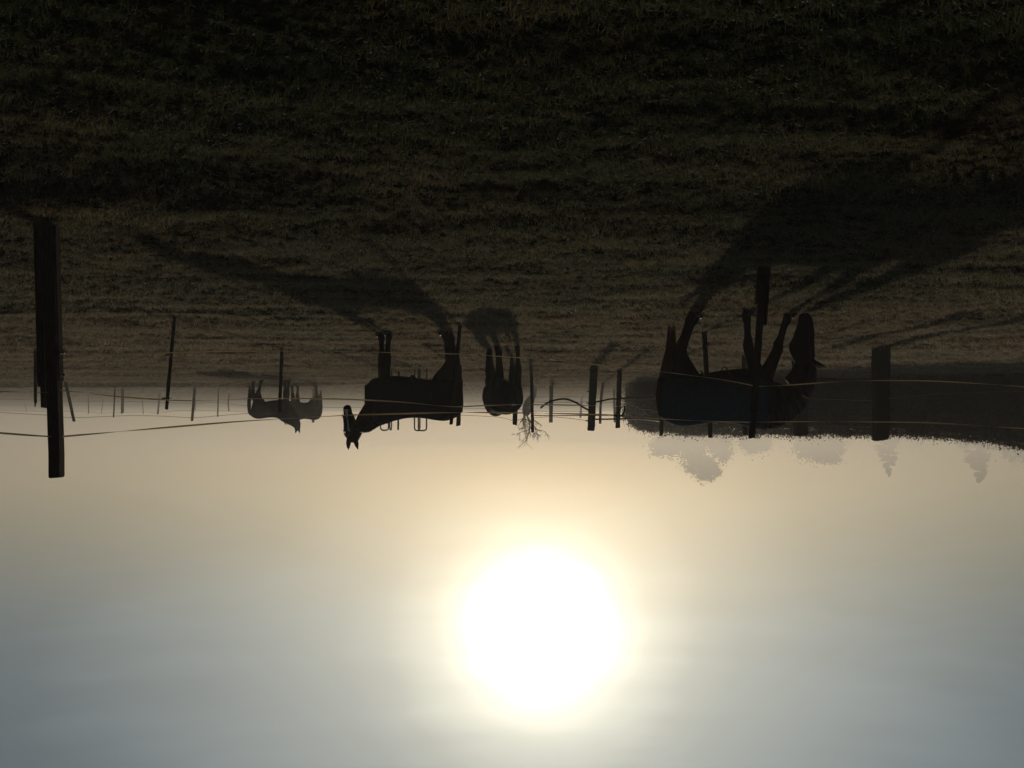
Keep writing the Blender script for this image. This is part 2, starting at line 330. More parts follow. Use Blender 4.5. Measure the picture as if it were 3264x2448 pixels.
class MB:
    def __init__(s): s.V = []; s.F = []
    def add(s, vf_fn, *a, **k):
        V, F = vf_fn(*a, base=len(s.V), **k); s.V += V; s.F += F
    def build(s, name, m, parent=None, smooth=True): return meshobj(name, s.V, s.F, m, parent, smooth)
def smooth_line(pts, step=4):
    """Catmull-Rom through points"""
    out = []; n = len(pts)
    for i in range(n - 1):
        p0, p1, p2, p3 = pts[max(i - 1, 0)], pts[i], pts[i + 1], pts[min(i + 2, n - 1)]
        for k in range(step):
            t = k / step
            out.append(.5 * ((2 * p1) + (p2 - p0) * t + (2 * p0 - 5 * p1 + 4 * p2 - p3) * t * t + (3 * p1 - p0 - 3 * p2 + p3) * t ** 3))
    out.append(pts[-1]); return out

# ------------------------------------------------------------------ fence posts
POSTG = 'wooden posts of the paddock fences'
def post(bx, by, tx, ty, w, label, D=None, m='wood', square=False, parts=True, lean_y=0, sink=.12, group=POSTG, curve=0, rough=.06):
    D = D or depth_of(by); wm = w / FPX * D
    pb = P(bx, by, D); pt = P(tx, ty, D + lean_y); z0 = ghs(pb.x, pb.y)
    zt = pt.z; root_loc = Vector((pb.x, pb.y, z0)); rs = random.Random(int(bx * 7 + by))
    H = (pt - root_loc); rings = []; n = 4 if square else 12; K = 14
    V = []; F = []
    down = Vector((-H.x / H.z, -H.y / H.z, -1)) * sink
    for i in range(K):
        q = i / (K - 1); c = down * (1 - q) + H * q
        c = c + Vector((curve * math.sin(q * 3.14), 0, 0)) + Vector((rs.uniform(-1, 1), rs.uniform(-1, 1), 0)) * wm * .03
        rr = wm / 2 * (1.06 - .1 * q) * (1 + rs.uniform(-rough, rough))
        rings.append((c, rr * (1.0 if not square else 1.38), rr * (1.0 if not square else 1.38)))
    ang0 = math.pi / 4 if square else 0
    for (c, a, b) in rings:
        for k in range(n):
            th = ang0 + 2 * math.pi * k / n; V.append(c + Vector((a * math.cos(th), b * math.sin(th), 0)))
    # weathered, slightly slanting top
    tilt = rs.uniform(-.25, .25)
    for k in range(n): V[(K - 1) * n + k].z += (V[(K - 1) * n + k].x - H.x) * tilt
    for i in range(K - 1):
        for k in range(n):
            k2 = (k + 1) % n; F.append((i * n + k, i * n + k2, (i + 1) * n + k2, (i + 1) * n + k))
    # bevelled top
    top0 = (K - 1) * n; b2 = len(V)
    for k in range(n):
        v = V[top0 + k]; cc = H; V.append(cc + (v - cc) * .82 + Vector((0, 0, wm * .10)))
    for k in range(n):
        k2 = (k + 1) % n; F.append((top0 + k, top0 + k2, b2 + k2, b2 + k))
    F.append(tuple(b2 + k for k in range(n))); F.append(tuple(range(n))[::-1])
    o = meshobj('fence_post', V, F, m, None, False, root_loc); tag(o, label, 'post', group)
    if not square: o.data.polygons.foreach_set('use_smooth', [len(p.vertices) == 4 for p in o.data.polygons])
    return o, pb, H, wm
def bump_part(name, parent, c, size, m='insul', axis=Vector((1, 0, 0))):
    mb = MB(); a = axis.normalized()
    mb.add(loft, [(c, size * .35, size * .35), (c + a * size * .35, size * .45, size * .45), (c + a * size * .4, size * .2, size * .2), (c + a * size * .75, size * .22, size * .22), (c + a * size, size * .38, size * .38), (c + a * size * 1.15, size * .2, size * .2)], n=8, ref=Vector((0, 1, .1)))
    return mb.build(name, m, parent)
def plank(parent, x0, x1, y0, y1, z0, z1, lean, m='wood', name='batten'):
    V = []
    for z in (z0, (z0 + z1) / 2, z1):
        dx = lean.x * z; dy = lean.y * z
        for (x, y) in ((x0, y0), (x1, y0), (x1, y1), (x0, y1)): V.append(Vector((x + dx, y + dy, z + (random.uniform(-.006, .006) if z == z1 else 0))))
    F = [(3, 2, 1, 0), (8, 9, 10, 11)]
    for i in (0, 4):
        for k in range(4): F.append((i + k, i + (k + 1) % 4, i + 4 + (k + 1) % 4, i + 4 + k))
    return meshobj(name, V, F, m, parent)

# near big post with battens nailed to it
o1, pb1, H1, w1 = post(160, 700, 181, 1519, 37, 'tall thick black post closest to the camera, stepped with boards nailed down one side', square=True, sink=.3, rough=.02)
ln = Vector((H1.x / H1.z, H1.y / H1.z, 0)); ppm = FPX / pb1.y
# photo left is world +x
plank(o1, w1 * .52, w1 * .52 + 16 / ppm, -.05, .04, -.25, 1.42, ln)
plank(o1, w1 * .52 + 16.5 / ppm, w1 * .52 + 26 / ppm, -.045, .03, -.25, 1.26, ln)
plank(o1, -w1 * .52 - 5 / ppm, -w1 * .52, -.04, .03, -.25, 1.22, ln)
for zz, sgn, sx in ((1.13, 1, w1 * .52 + 24 / ppm), (1.17, -1, w1 * .5), (1.0, -1, w1 * .5)):
    bump_part('insulator', o1, Vector((sgn * sx + ln.x * zz, 0, zz)), .035, axis=Vector((sgn, -.2, 0)))
o2, pb2, H2, w2 = post(2436, 850, 2396, 1394, 24, 'slim near post leaning across the blue-rugged grazing horse', sink=.2)
ln2 = Vector((H2.x / H2.z, H2.y / H2.z, 0))
plank(o2, -.062, -.045, -.04, .04, -.2, .63, ln2); plank(o2, .045, .060, -.03, .03, -.2, .42, ln2)
bump_part('insulator', o2, Vector((ln2.x * 1.18 - .03, -.03, 1.18)), .03, axis=Vector((-.4, -1, 0)))
bump_part('insulator', o2, Vector((ln2.x * 1.5 - .03, -.03, 1.5)), .03, axis=Vector((-.4, -1, 0)))
o3, _, H3, w3 = post(557, 1008, 531, 1304, 11, 'thin dark leaning post second from the tall black post, knob near its top', rough=.12)
for zz, s in ((1.27, 1), (1.27, -1), (.62, 1)): bump_part('insulator', o3, Vector((H3.x / H3.z * zz + s * .03, 0, zz)), .05 if s > 0 else .03, axis=Vector((s, -.2, .1)))
o4, _, H4, _ = post(113, 1103, 113, 1284, 10, 'slim post half hidden left of the tall black post, small pin on top')
mb = MB(); mb.add(tube, [H4 + Vector((0, 0, -.02)), H4 + Vector((.01, 0, .05)), H4 + Vector((.0, 0, .09))], [.012, .02, .008]); mb.build('pin', 'insul', o4)
post(899, 1103, 891, 1314, 11, 'straight thin post standing in front of the two hazy horses')
post(1467, 1032, 1438, 1352, 11, 'leaning dark post against the hindquarters of the black-rugged horse')
post(1465, 1160, 1461, 1356, 14, 'greyish post behind the rump of the black-rugged horse', D=28)
post(1645, 1165, 1641, 1353, 16, 'broad grey post just behind the horse seen from the rear', D=28, square=True)
post(1694, 1190, 1698, 1377, 10, 'tall narrow post beside the bare pollard tree', D=33)
post(1757, 1232, 1756, 1346, 12, 'pale mid-distance post between bare tree and big square post', D=46)
post(1855, 1262, 1850, 1331, 6.5, 'small pale far post where the sagging hose passes')
o5, _, H5, w5 = post(1893, 1166, 1884, 1371, 23, 'massive square gate post with rail and hose fixed to it', square=True, rough=.02)
for zz in (1.62, 1.1, .75): bump_part('insulator', o5, Vector((w5 * .5 + H5.x / H5.z * zz, 0, zz)), .06, axis=Vector((1, -.1, 0)))
post(1923, 1215, 1913, 1350, 8, 'crooked thin post just right of the massive gate post', curve=.04, rough=.12)
post(1957, 1235, 1960, 1346, 8, 'pale far post mostly hidden behind the thick post by the hedge end')
post(1975, 1174, 1969, 1363, 15.5, 'thick straight post in front of the hedge end', rough=.03)
post(2113, 1163, 2107, 1388, 12, 'slim post over the hedge left of the blue rug')
post(2244, 1055, 2265, 1394, 15, 'post behind the belly of the blue-rugged horse, leaning right')
post(2372, 1120, 2375, 1385, 16, 'stubby post top just left of the slim near post', D=24)
post(2548, 1110, 2552, 1386, 38, 'wide square post behind the neck of the grazing horse', D=23, square=True, rough=.02)
post(2808, 1099, 2808, 1399, 43, 'widest square post alone in front of the dark hedge', square=True, rough=.02)
post(208, 1213, 236, 1343, 9.5, 'strongly tilted post right of the tall black post', rough=.05)
post(367, 1224, 362, 1330, 4.5, 'thin straight mid-field post left of a pair of posts')
post(389, 1230, 388, 1318, 5, 'left one of two posts touching each other in the field')
post(394, 1233, 393, 1316, 3.5, 'right slimmer one of two posts touching each other in the field')
post(282, 1262, 282, 1318, 3.5, 'faint upright far post after the tilted post', D=66, m='wood2')
post(330, 1268, 323, 1318, 2.2, 'very thin far post leaning like a reed', D=74, m='wood2')
post(78, 1277, 84, 1312, 2.0, 'faintest tiny post at the far left edge', D=88, m='wood2')
post(453, 1265, 457, 1319, 2.6, 'thin far post left of the knobbed leaning post', D=72, m='wood2')
post(509, 1260, 503, 1320, 6, 'stubby far post touching the knobbed leaning post on its left', D=62)
post(622, 1222, 612, 1341, 8.5, 'thick mid-distance post leaning, with a forked splinter')
post(622, 1250, 622, 1308, 2.5, 'thin stub right behind the splintered leaning post', D=50)
post(696, 1240, 694, 1328, 4.5, 'straight slender far post right of the splintered post')
post(734, 1250, 730, 1311, 4.2, 'bowed far post nearest to the rump of the hazy horses', curve=.09)
post(1001, 1240, 998, 1346, 9, 'post top showing above the back of the farthest horse', D=52)

# ------------------------------------------------------------------ tapes and wires
def ribbon(name, pts, depths, w, label, cat, group, m='tape', twist=.9, seed=1, thin=.0012):
    P3 = [P(x, y, d) for (x, y), d in zip(pts, depths)]; L3 = smooth_line(P3, 10); V = []; F = []; rs = random.Random(seed); s = 0; ph = rs.uniform(0, 3); rate = twist
    for i, p in enumerate(L3):
        t = (L3[min(i + 1, len(L3) - 1)] - L3[max(i - 1, 0)]).normalized(); a, b = frame_for(t, Vector((0, 0, 1)))
        if i: s += (p - L3[i - 1]).length
        th = ph + rate * s * 3.0 + .9 * math.sin(s * 1.7); wd = (b * math.cos(th) + a * math.sin(th)) * (w / 2); n = wd.cross(t).normalized() * (thin / 2)
        V += [p - wd - n, p + wd - n, p + wd + n, p - wd + n]
    for i in range(len(L3) - 1):
        for k in range(4): F.append((4 * i + k, 4 * i + (k + 1) % 4, 4 * i + 4 + (k + 1) % 4, 4 * i + 4 + k))
    F += [(3, 2, 1, 0), tuple(len(V) - 4 + k for k in range(4))]
    c = L3[0].copy(); V = [v - c for v in V]
    o = meshobj(name, V, F, m, None, False, c); tag(o, label, cat, group); return o
def wirep(name, pts, depths, w, label, cat, group, m='wire', step=6):
    P3 = [P(x, y, d) for (x, y), d in zip(pts, depths)]; L3 = smooth_line(P3, step); c = L3[0].copy()
    V, F = tube([p - c for p in L3], w / 2, 5); o = meshobj(name, V, F, m, None, True, c); tag(o, label, cat, group); return o
def lerpd(pts, a, b):   # depth so that the run is straight on the ground between two ends
    xa = (pts[0][0] - 1632); xb = (pts[-1][0] - 1632); out = []
    A = Vector((xa / FPX * a, a)); B = Vector((xb / FPX * b, b))
    for x, y in pts:
        k = (x - 1632) / FPX; d = B - A; den = d.x - k * d.y; t = (k * A.y - A.x) / den if abs(den) > 1e-6 else 0; out.append(A.y + d.y * t)
    return out
D1, D2 = pb1.y, pb2.y
TG = 'orange tapes of the near fence'
t1 = [(181, 1393), (400, 1374), (620, 1355), (800, 1341), (1104, 1324), (1234, 1320), (1451, 1315), (1640, 1316), (1857, 1320), (1972, 1324)]
ribbon('fence_tape', t1, lerpd(t1 + [(2396, 1340)], D1, D2)[:-1], .0135, 'highest orange tape from the tall black post against the sky to the black handle', 'tape', TG, seed=2)
t0 = [(-260, 1362), (-100, 1372), (0, 1380), (90, 1387), (181, 1393)]
ribbon('fence_tape', t0, [6.6, 6.8, 7.0, 7.2, D1], .0135, 'short orange tape leaving the picture left of the tall black post against the sky', 'tape', TG, seed=3)
t2 = [(186, 1243), (400, 1266), (622, 1278), (795, 1271), (1023, 1271), (1158, 1275), (1286, 1282), (1438, 1296), (1540, 1293), (1651, 1290), (1850, 1292), (1989, 1296)]
ribbon('fence_tape', t2, lerpd(t2 + [(2396, 1300)], D1, D2)[:-1], .011, 'bright orange tape crossing both the black-rugged and the rear-view horse at body height', 'tape', TG, seed=4)
t2b = [(-260, 1238), (0, 1248), (132, 1251), (181, 1252)]
ribbon('fence_tape', t2b, [6.6, 7.0, 7.3, D1], .012, 'short pale tape left of the tall black post over the field', 'tape', TG, seed=5)
t3 = [(181, 1149), (347, 1133), (538, 1125), (717, 1120), (985, 1118), (1215, 1123), (1348, 1125), (1511, 1131), (1651, 1140), (1748, 1146), (1911, 1163), (2045, 1180), (2120, 1186), (2305, 1211), (2414, 1232)]
ribbon('fence_tape', t3, lerpd(t3, D1, D2), .0095, 'long twisted tape crossing the legs of the three middle horses to the slim near post', 'tape', TG, seed=6)
t3b = [(2414, 1232), (2520, 1227), (2700, 1215), (2836, 1213), (3005, 1216), (3264, 1233), (3500, 1255)]
ribbon('fence_tape', t3b, lerpd(t3b, D2, 10.8), .011, 'twisted tape from the slim near post to the right across the widest post', 'tape', TG, seed=7)
t4 = [(160, 851), (350, 858), (543, 867), (819, 882), (1100, 897), (1300, 909), (1700, 936), (2050, 959), (2222, 972), (2428, 990)]
ribbon('fence_tape', t4, lerpd(t4, D1, D2), .004, 'lowest dull brown tape near the ground between the two near posts', 'tape', TG, 'old_tape', seed=8)
t4b = [(2428, 990), (2560, 1004), (2700, 1008), (2900, 1022), (3264, 1050), (3500, 1070)]
ribbon('fence_tape', t4b, lerpd(t4b, D2, 10.8), .004, 'lowest faint tape running right from the slim near post', 'tape', TG, 'old_tape', seed=9)
t5 = [(1992, 1325), (2069, 1333), (2127, 1336), (2218, 1341), (2400, 1346)]
ribbon('fence_tape', t5, lerpd(t5, 9.25, D2), .008, 'thin tape from the black handle over the blue rug', 'tape', TG, seed=10)
t5b = [(2400, 1346), (2560, 1344), (2786, 1345), (2971, 1348), (3140, 1358), (3264, 1366), (3500, 1382)]
ribbon('fence_tape', t5b, lerpd(t5b, D2, 10.8), .009, 'top tape right of the slim near post, high over the hedge', 'tape', TG, seed=11)
hd = [(1955, 1324), (1975, 1325.5), (1984, 1322), (1989, 1312), (1991, 1302), (1989, 1294)]
h = wirep('handle_hook', hd, [9.15] * 6, .02, 'black curved hook joining two orange tapes before the hedge end', 'hook', None, 'insul')

WG = 'thin wires of the far fences'
def wr(pts, d, w, label, m='wire', grp=WG):
    ds = d if isinstance(d, list) else [d] * len(pts); return wirep('fence_wire', pts, ds, w, label, 'wire', grp, m)
wr([(-150, 1310), (0, 1315), (145, 1323), (236, 1331), (400, 1325), (508, 1326), (617, 1331), (696, 1325), (798, 1318), (1000, 1316)], 42, .020, 'topmost far wire sagging between tilted post and splintered post')
wr([(-150, 1276), (0, 1272), (130, 1276), (230, 1279), (362, 1279), (508, 1282), (617, 1286), (696, 1283), (798, 1294), (1000, 1290)], 43, .016, 'middle far wire crossing the mid-field posts left of the hazy horses')
wr([(-100, 1308), (84, 1310), (282, 1313), (323, 1317), (457, 1313), (503, 1317), (560, 1309), (620, 1309), (730, 1310), (800, 1316)], 66, .02, 'faint wire tied to the tiniest far posts')
wr([(1000, 1300), (1200, 1298), (1465, 1302), (1641, 1304), (1694, 1310), (1756, 1311), (1884, 1312)], 33, .012, 'thin grey wire behind the rear-view horse at mid height')
wr([(1641, 1344), (1590, 1330), (1463, 1323)], 28, .012, 'thin wire dipping from the broad grey post above the rear-view horse')
wr([(1700, 1331), (1756, 1329), (1820, 1334), (1873, 1341)], [31, 30, 29, 28.6], .014, 'slack wire rising to the knob of the massive gate post')
wr([(1620, 1264), (1700, 1265), (1800, 1264), (1884, 1266), (1969, 1270)], 34, .012, 'lower grey wire passing behind the bare tree')
wr([(1700, 1281), (1756, 1283), (1884, 1281), (1969, 1283)], 34, .014, 'grey wire just above the sagging hose ends')
wr([(2107, 1330), (2260, 1338), (2372, 1340), (2552, 1355), (2690, 1359), (2808, 1364)], [28, 26, 24.5, 23, 21.5, 20.4], .008, 'thin wire high on the posts behind the grazing horse')
wr([(2600, 1175), (2700, 1183), (2795, 1189)], [22, 21, 20.4], .008, 'pale wire low between hedge and grazing horse ear')
wr([(2552, 1270), (2650, 1273), (2800, 1277), (2836, 1270), (3039, 1253), (3264, 1248), (3400, 1247)], [23, 22, 20.4, 20.2, 19.5, 19, 18.8], .009, 'brownish wire bowing at mid height past the widest post')
wr([(1720, 1199), (1800, 1188), (1893, 1187), (1990, 1190), (2100, 1202), (2244, 1215)], [30, 29, 28.6, 28.4, 28, 18], .01, 'lowest pale wire at the foot of the massive gate post')
# rails, hoses and the white cord at the gateway
G3 = 'hoses and rails of the gateway'
wirep('rubber_hose', [(1724, 1300), (1733, 1292), (1745, 1284), (1762, 1277), (1785, 1272), (1806, 1272), (1825, 1278), (1843, 1287), (1858, 1297), (1880, 1309)], [29.5, 29.3, 29.2, 29.1, 29, 29, 28.9, 28.8, 28.7, 28.6], .062, 'thick black hose hanging in an arc left of the massive gate post', 'hose', G3, 'hose')
wirep('rubber_hose', [(1897, 1282), (1920, 1277), (1945, 1272), (1969, 1271), (2000, 1268), (2060, 1266), (2107, 1270)], [28.6, 28.8, 29.2, 29.7, 29.5, 29, 28], .05, 'black hose from the massive gate post towards the hedge', 'hose', G3, 'hose')
wirep('gate_rail', [(1893, 1336), (1930, 1336), (1969, 1335), (2010, 1335)], [28.4, 28.9, 29.7, 29.8], .05, 'straight dark bar joining the massive gate post and the hedge-end post', 'rail', G3, 'wood')
wirep('gate_rail', [(1698, 1324), (1756, 1325), (1884, 1324), (1969, 1323.5)], [33, 31, 28.5, 29.6], .03, 'long thin bar between narrow post and massive gate post', 'rail', G3, 'wood')
wirep('white_cord', [(1982, 1337), (2020, 1337), (2060, 1338.5), (2085, 1341), (2103, 1344)], [29.7, 29.2, 28.7, 28.3, 28], .022, 'bright white cord curving in front of the hedge end', 'cord', None, 'twine')
wirep('cobweb_strand', [(1985, 1282), (2010, 1290), (2035, 1300), (2055, 1313), (2066, 1325)], [29.5, 29.2, 29, 28.8, 28.6], .012, 'pale sagging web strand before the hedge, nearer the hedge end', 'strand', 'web strands before the hedge', 'twine')
wirep('cobweb_strand', [(2048, 1305), (2075, 1307), (2100, 1318), (2116, 1333)], [28.8, 28.5, 28.2, 28], .010, 'pale sagging web strand before the hedge, ending at the slim post', 'strand', 'web strands before the hedge', 'twine')

# frosted weeds at the foot of the slim near post
def weeds(px, py, D, label, n=22, h=.12):
    c = P(px, py, D); rs = random.Random(int(px)); z = ghs(c.x, c.y); V = []; F = []
    for i in range(n):
        a = rs.uniform(0, 6.28); p = Vector((rs.gauss(0, .03), rs.gauss(0, .03), -.01)); d = Vector((math.cos(a), math.sin(a), 0)); th = .1; s = Vector((-d.y, d.x, 0)) * .0035; L_ = h * rs.uniform(.5, 1); b = len(V)
        for k in range(5):
            V += [p - s * (1 - k / 5), p + s * (1 - k / 5)]; th += rs.uniform(.1, .5); p = p + (d * math.sin(th) + Vector((0, 0, math.cos(th)))) * L_ / 4
        for k in range(4): F.append((b + 2 * k, b + 2 * k + 1, b + 2 * k + 3, b + 2 * k + 2))
    tag(meshobj('weed_tuft', V, F, 'frost', None, False, Vector((c.x, c.y, z))), label, 'weed', 'frosted weeds by the slim near post')
weeds(2408, 940, 12.1, 'frost-white weed tuft left of the slim near post foot'); weeds(2452, 950, 12.3, 'frost-white weed tuft right of the slim near post foot')

# ------------------------------------------------------------------ horses
def V3(*a): return Vector(a)
def lerp_rings(rings, k=3):
    pts = smooth_line([Vector((*r[0],)) for r in rings], k); ra = smooth_line([Vector((r[1], r[2], 0)) for r in rings], k)
    return [(p, q.x, q.y) for p, q in zip(pts, ra)]
def make_horse(name, label, loc, rz, scale, pose, coat, voxel=.016, rug=None, hair='mane', group='horses in the paddock', collar=False, blaze=False, tail=True, tail_hair=None):
    root = empty(name, loc, rz, scale); tag(root, label, 'horse', group)
    mb = MB()
    T = pose.get('torso') or [((-.80, 0, 1.26), .05, .07), ((-.76, 0, 1.23), .15, .17), ((-.66, 0, 1.20), .245, .26), ((-.52, 0, 1.18), .285, .315), ((-.35, 0, 1.165), .285, .315), ((-.12, 0, 1.13), .30, .315), ((.12, 0, 1.115), .30, .335),
         ((.32, 0, 1.13), .27, .365), ((.47, 0, 1.16), .235, .365), ((.60, 0, 1.16), .205, .30), ((.70, 0, 1.17), .15, .21), ((.77, 0, 1.18), .06, .10)]
    T = [(Vector(c), a, b) for c, a, b in T]
    TR = lerp_rings(T, 3)
    sy, uz = Vector((0, 1, 0)), Vector((0, 0, 1))
    mb.add(loft, [(c, a, b, sy, uz) for c, a, b in TR], n=24)
    # neck: path with (pos, lateral radius, vertical radius)
    NR = lerp_rings([(Vector(c), a, b) for c, a, b in pose['neck']], 4)
    def mkframe(rings, latref):
        out = []; K = len(rings)
        for i, (c, a, b) in enumerate(rings):
            t = (rings[min(i + 1, K - 1)][0] - rings[max(i - 1, 0)][0]).normalized(); q = i / (K - 1)
            lat = (sy * (1 - q) + latref * q); lat = (lat - t * lat.dot(t)).normalized(); out.append((c, a, b, lat, t.cross(lat).normalized()))
        return out
    ha, hn = pose['head_axis'].normalized(), pose['head_face'].normalized()     # poll->muzzle, and normal of the forehead
    hn = (hn - ha * hn.dot(ha)).normalized(); hl = ha.cross(hn).normalized()
    mb.add(loft, mkframe(NR, hl), n=18)
    poll = Vector(pose['poll']); HL = pose.get('head_len', .60)
    hr = [(-.05, -.03, .05, .06), (.0, -.035, .085, .105), (.10, -.055, .10, .135), (.20, -.06, .108, .15), (.30, -.042, .094, .125), (.40, -.025, .082, .094), (.49, -.018, .073, .078), (.56, -.02, .070, .070), (.61, -.025, .062, .055), (.635, -.03, .03, .03)]
    hsc = pose.get('head_scale', 1); HR = [(poll + ha * (t * HL / .6) + hn * off, a * hsc, b * hsc * (1 + (.18 if t > .35 and hsc > 1 else 0))) for t, off, a, b in hr]; HR = lerp_rings(HR, 3)
    mb.add(loft, [(c, a, b, hl, hn) for c, a, b in HR], n=18)
    # ears
    for s in (-1, 1):
        e0 = poll + hl * (.062 * s) + hn * (.085 if pose.get('ear_dir') else 0); ed = (-ha + hl * s * .10 + hn * .10).normalized() if not pose.get('ear_dir') else Vector(pose['ear_dir']).normalized() + hl * s * .1
        mb.add(loft, [(e0 - ed * .02, .03, .03), (e0 + ed * .05, .044, .026), (e0 + ed * .09, .044, .024), (e0 + ed * .13, .034, .018), (e0 + ed * .17, .016, .010), (e0 + ed * .195, .004, .004)], n=10, ref=hn)
        # nostril and jaw bulge, eye socket ridge
        mb.add(loft, [(poll + ha * .16 + hl * s * .05 - hn * .01, .01, .01), (poll + ha * .19 + hl * s * .085 + hn * .01, .022, .03), (poll + ha * .22 + hl * s * .07 + hn * .0, .01, .012)], n=8, ref=hn)
    LT = pose.get('leg', 1.3)
    for leg in pose['legs']:
        mb.add(loft, lerp_rings([(Vector(c), a * (LT if Vector(c).z < .8 else 1 + (LT - 1) * .4), b * (LT if Vector(c).z < .8 else 1 + (LT - 1) * .4)) for c, a, b in leg], 3), n=12, ref=Vector((1, 0, 0)))
    if pose.get('extra'):
        for e in pose['extra']: mb.add(loft, lerp_rings([(Vector(c), a, b) for c, a, b in e], 3), n=10, ref=Vector((1, 0, 0)))
    body = mb.build('body', coat, root)
    rm = body.modifiers.new('r', 'REMESH'); rm.mode = 'VOXEL'; rm.voxel_size = voxel
    sm = body.modifiers.new('s', 'SMOOTH'); sm.iterations = 4; sm.factor = .5
    dg = bpy.context.evaluated_depsgraph_get(); me = bpy.data.meshes.new_from_object(body.evaluated_get(dg)); old = body.data
    body.modifiers.clear(); body.data = me; body.data.materials.clear(); body.data.materials.append(M[coat] if isinstance(coat, str) else coat)
    me.polygons.foreach_set('use_smooth', [True] * len(me.polygons)); bpy.data.meshes.remove(old)
    # hooves
    for leg in pose['legs']:
        c = Vector(leg[-1][0]); c.z = 0; hf = MB(); f = Vector((.03, 0, 0))
        hf.add(loft, [(c + f + V3(0, 0, -.02), .078, .082), (c + f * .6 + V3(0, 0, .03), .070, .072), (c + V3(0, 0, .085), .058, .058)], n=14, ref=Vector((1, 0, 0))); hf.build('hoof', 'hoof', root)
    # tail
    if tail:
        tr = pose.get('tail') or [((-.78, 0, 1.36), .03, .03), ((-.84, 0, 1.25), .05, .045), ((-.86, 0, 1.0), .07, .06), ((-.85, 0, .75), .075, .06), ((-.84, 0, .55), .05, .045), ((-.84, 0, .42), .03, .03)]
        tm = MB(); rs = random.Random(5)
        tm.add(loft, lerp_rings([(Vector(c), a * .8, b * .8) for c, a, b in tr], 3), n=10, ref=Vector((1, 0, 0)))
        for k in range(60):
            a = rs.uniform(0, 6.28); line = []
            for i, (c, ra, rb) in enumerate(tr):
                line.append(Vector(c) + Vector((rb * math.cos(a), ra * math.sin(a), -.05 * (i == len(tr) - 1) * rs.uniform(0, 2))) * 1.0 + Vector((rs.gauss(0, .005), rs.gauss(0, .005), 0)))
            line[-1].z -= rs.uniform(0, .10); tm.add(tube, smooth_line(line, 3), .004, n=4)
        tm.build('tail', tail_hair or hair, root)
    # mane along the crest
    mm = MB(); rs = random.Random(9); nr = NR; FR = mkframe(NR, hl); cd = Vector(pose['crest_dir'])
    for k in range(260):
        q = rs.uniform(.12, .99) * (len(nr) - 1); i = min(int(q), len(nr) - 2); c, a, b, lt, up = FR[i]; f_ = q - i
        c = c * (1 - f_) + FR[i + 1][0] * f_; b = b * (1 - f_) + FR[i + 1][2] * f_; a = a * (1 - f_) + FR[i + 1][1] * f_
        if up.dot(cd) < 0: up = -up
        sd = rs.choice((-1, 1)); dw = V3(0, 0, -1)
        mm.add(tube, [c + up * b * .80, c + up * (b * .99) + lt * sd * .012, c + up * b * .86 + lt * sd * (a * .62), c + up * b * .45 + lt * sd * (a * 1.02) + dw * .03, c + up * b * .2 + lt * sd * (a * 1.06) + dw * (.06 + .07 * rs.random())], [.012, .012, .012, .009, .002], n=4)
    for k in range(14):
        b0 = poll - ha * .03 + hl * rs.uniform(-.03, .03); mm.add(tube, [b0, b0 + hn * .09 + ha * .03, b0 + hn * .10 + ha * .12 + hl * rs.uniform(-.03, .03), b0 + hn * .09 + ha * (.2 + .05 * rs.random())], [.008, .009, .007, .002], n=4)
    mm.build('mane', hair, root)
    for s in (-1, 1):
        ey = MB(); c = poll + ha * .175 + hl * s * .098 + hn * .028; ey.add(loft, [(c - ha * .018, .004, .004), (c - ha * .01, .014, .014), (c, .017, .017), (c + ha * .01, .014, .014), (c + ha * .018, .004, .004)], n=10, ref=hn); ey.build('eye', 'eye', root)
    if blaze:
        bz = MB(); V = []; F = []
        for i, (t, off, a, b) in enumerate(hr[1:8]):
            c = poll + ha * t + hn * (off + b + .002); w = .022 + .012 * math.sin(i * 1.3); V += [c - hl * w - hn * .012, c - hl * w * .4, c + hl * w * .4, c + hl * w - hn * .012]
        for i in range(6):
            for k in range(3): F.append((4 * i + k, 4 * i + k + 1, 4 * i + k + 5, 4 * i + k + 4))
        meshobj('blaze', V, F, 'white', root, True)
    if collar:
        hc = MB()
        def band(t, grow=1.05, r=.009):
            j = min(range(len(HR)), key=lambda q: abs((HR[q][0] - poll).dot(ha) - t)); c, a, b = HR[j]; pts = []
            for k in range(21):
                th = 2 * math.pi * k / 20; pts.append(c + hl * (a * grow + .003) * math.cos(th) + hn * (b * grow + .008) * math.sin(th))
            hc.add(tube, pts, r, n=6); return c, a, b
        c1, a1, b1 = band(.42); c2, a2, b2 = band(.10)
        for s in (-1, 1): hc.add(tube, smooth_line([c1 + hl * s * (a1 + .012), poll + ha * .27 + hl * s * .10 - hn * .03, poll + ha * .1 + hl * s * .112, poll - ha * .02 + hl * s * .07 - hn * .06], 4), .008, n=6)
        hc.build('headcollar', 'strap', root)
        for s in (-1, 1):
            rg = MB(); c = c1 + hl * s * (a1 + .03) - hn * .03; rg.add(tube, [c + (ha * math.cos(t) + hn * math.sin(t)) * .025 for t in np.linspace(0, 6.283, 13)], .004, n=5); rg.build('ring', 'steel', root)
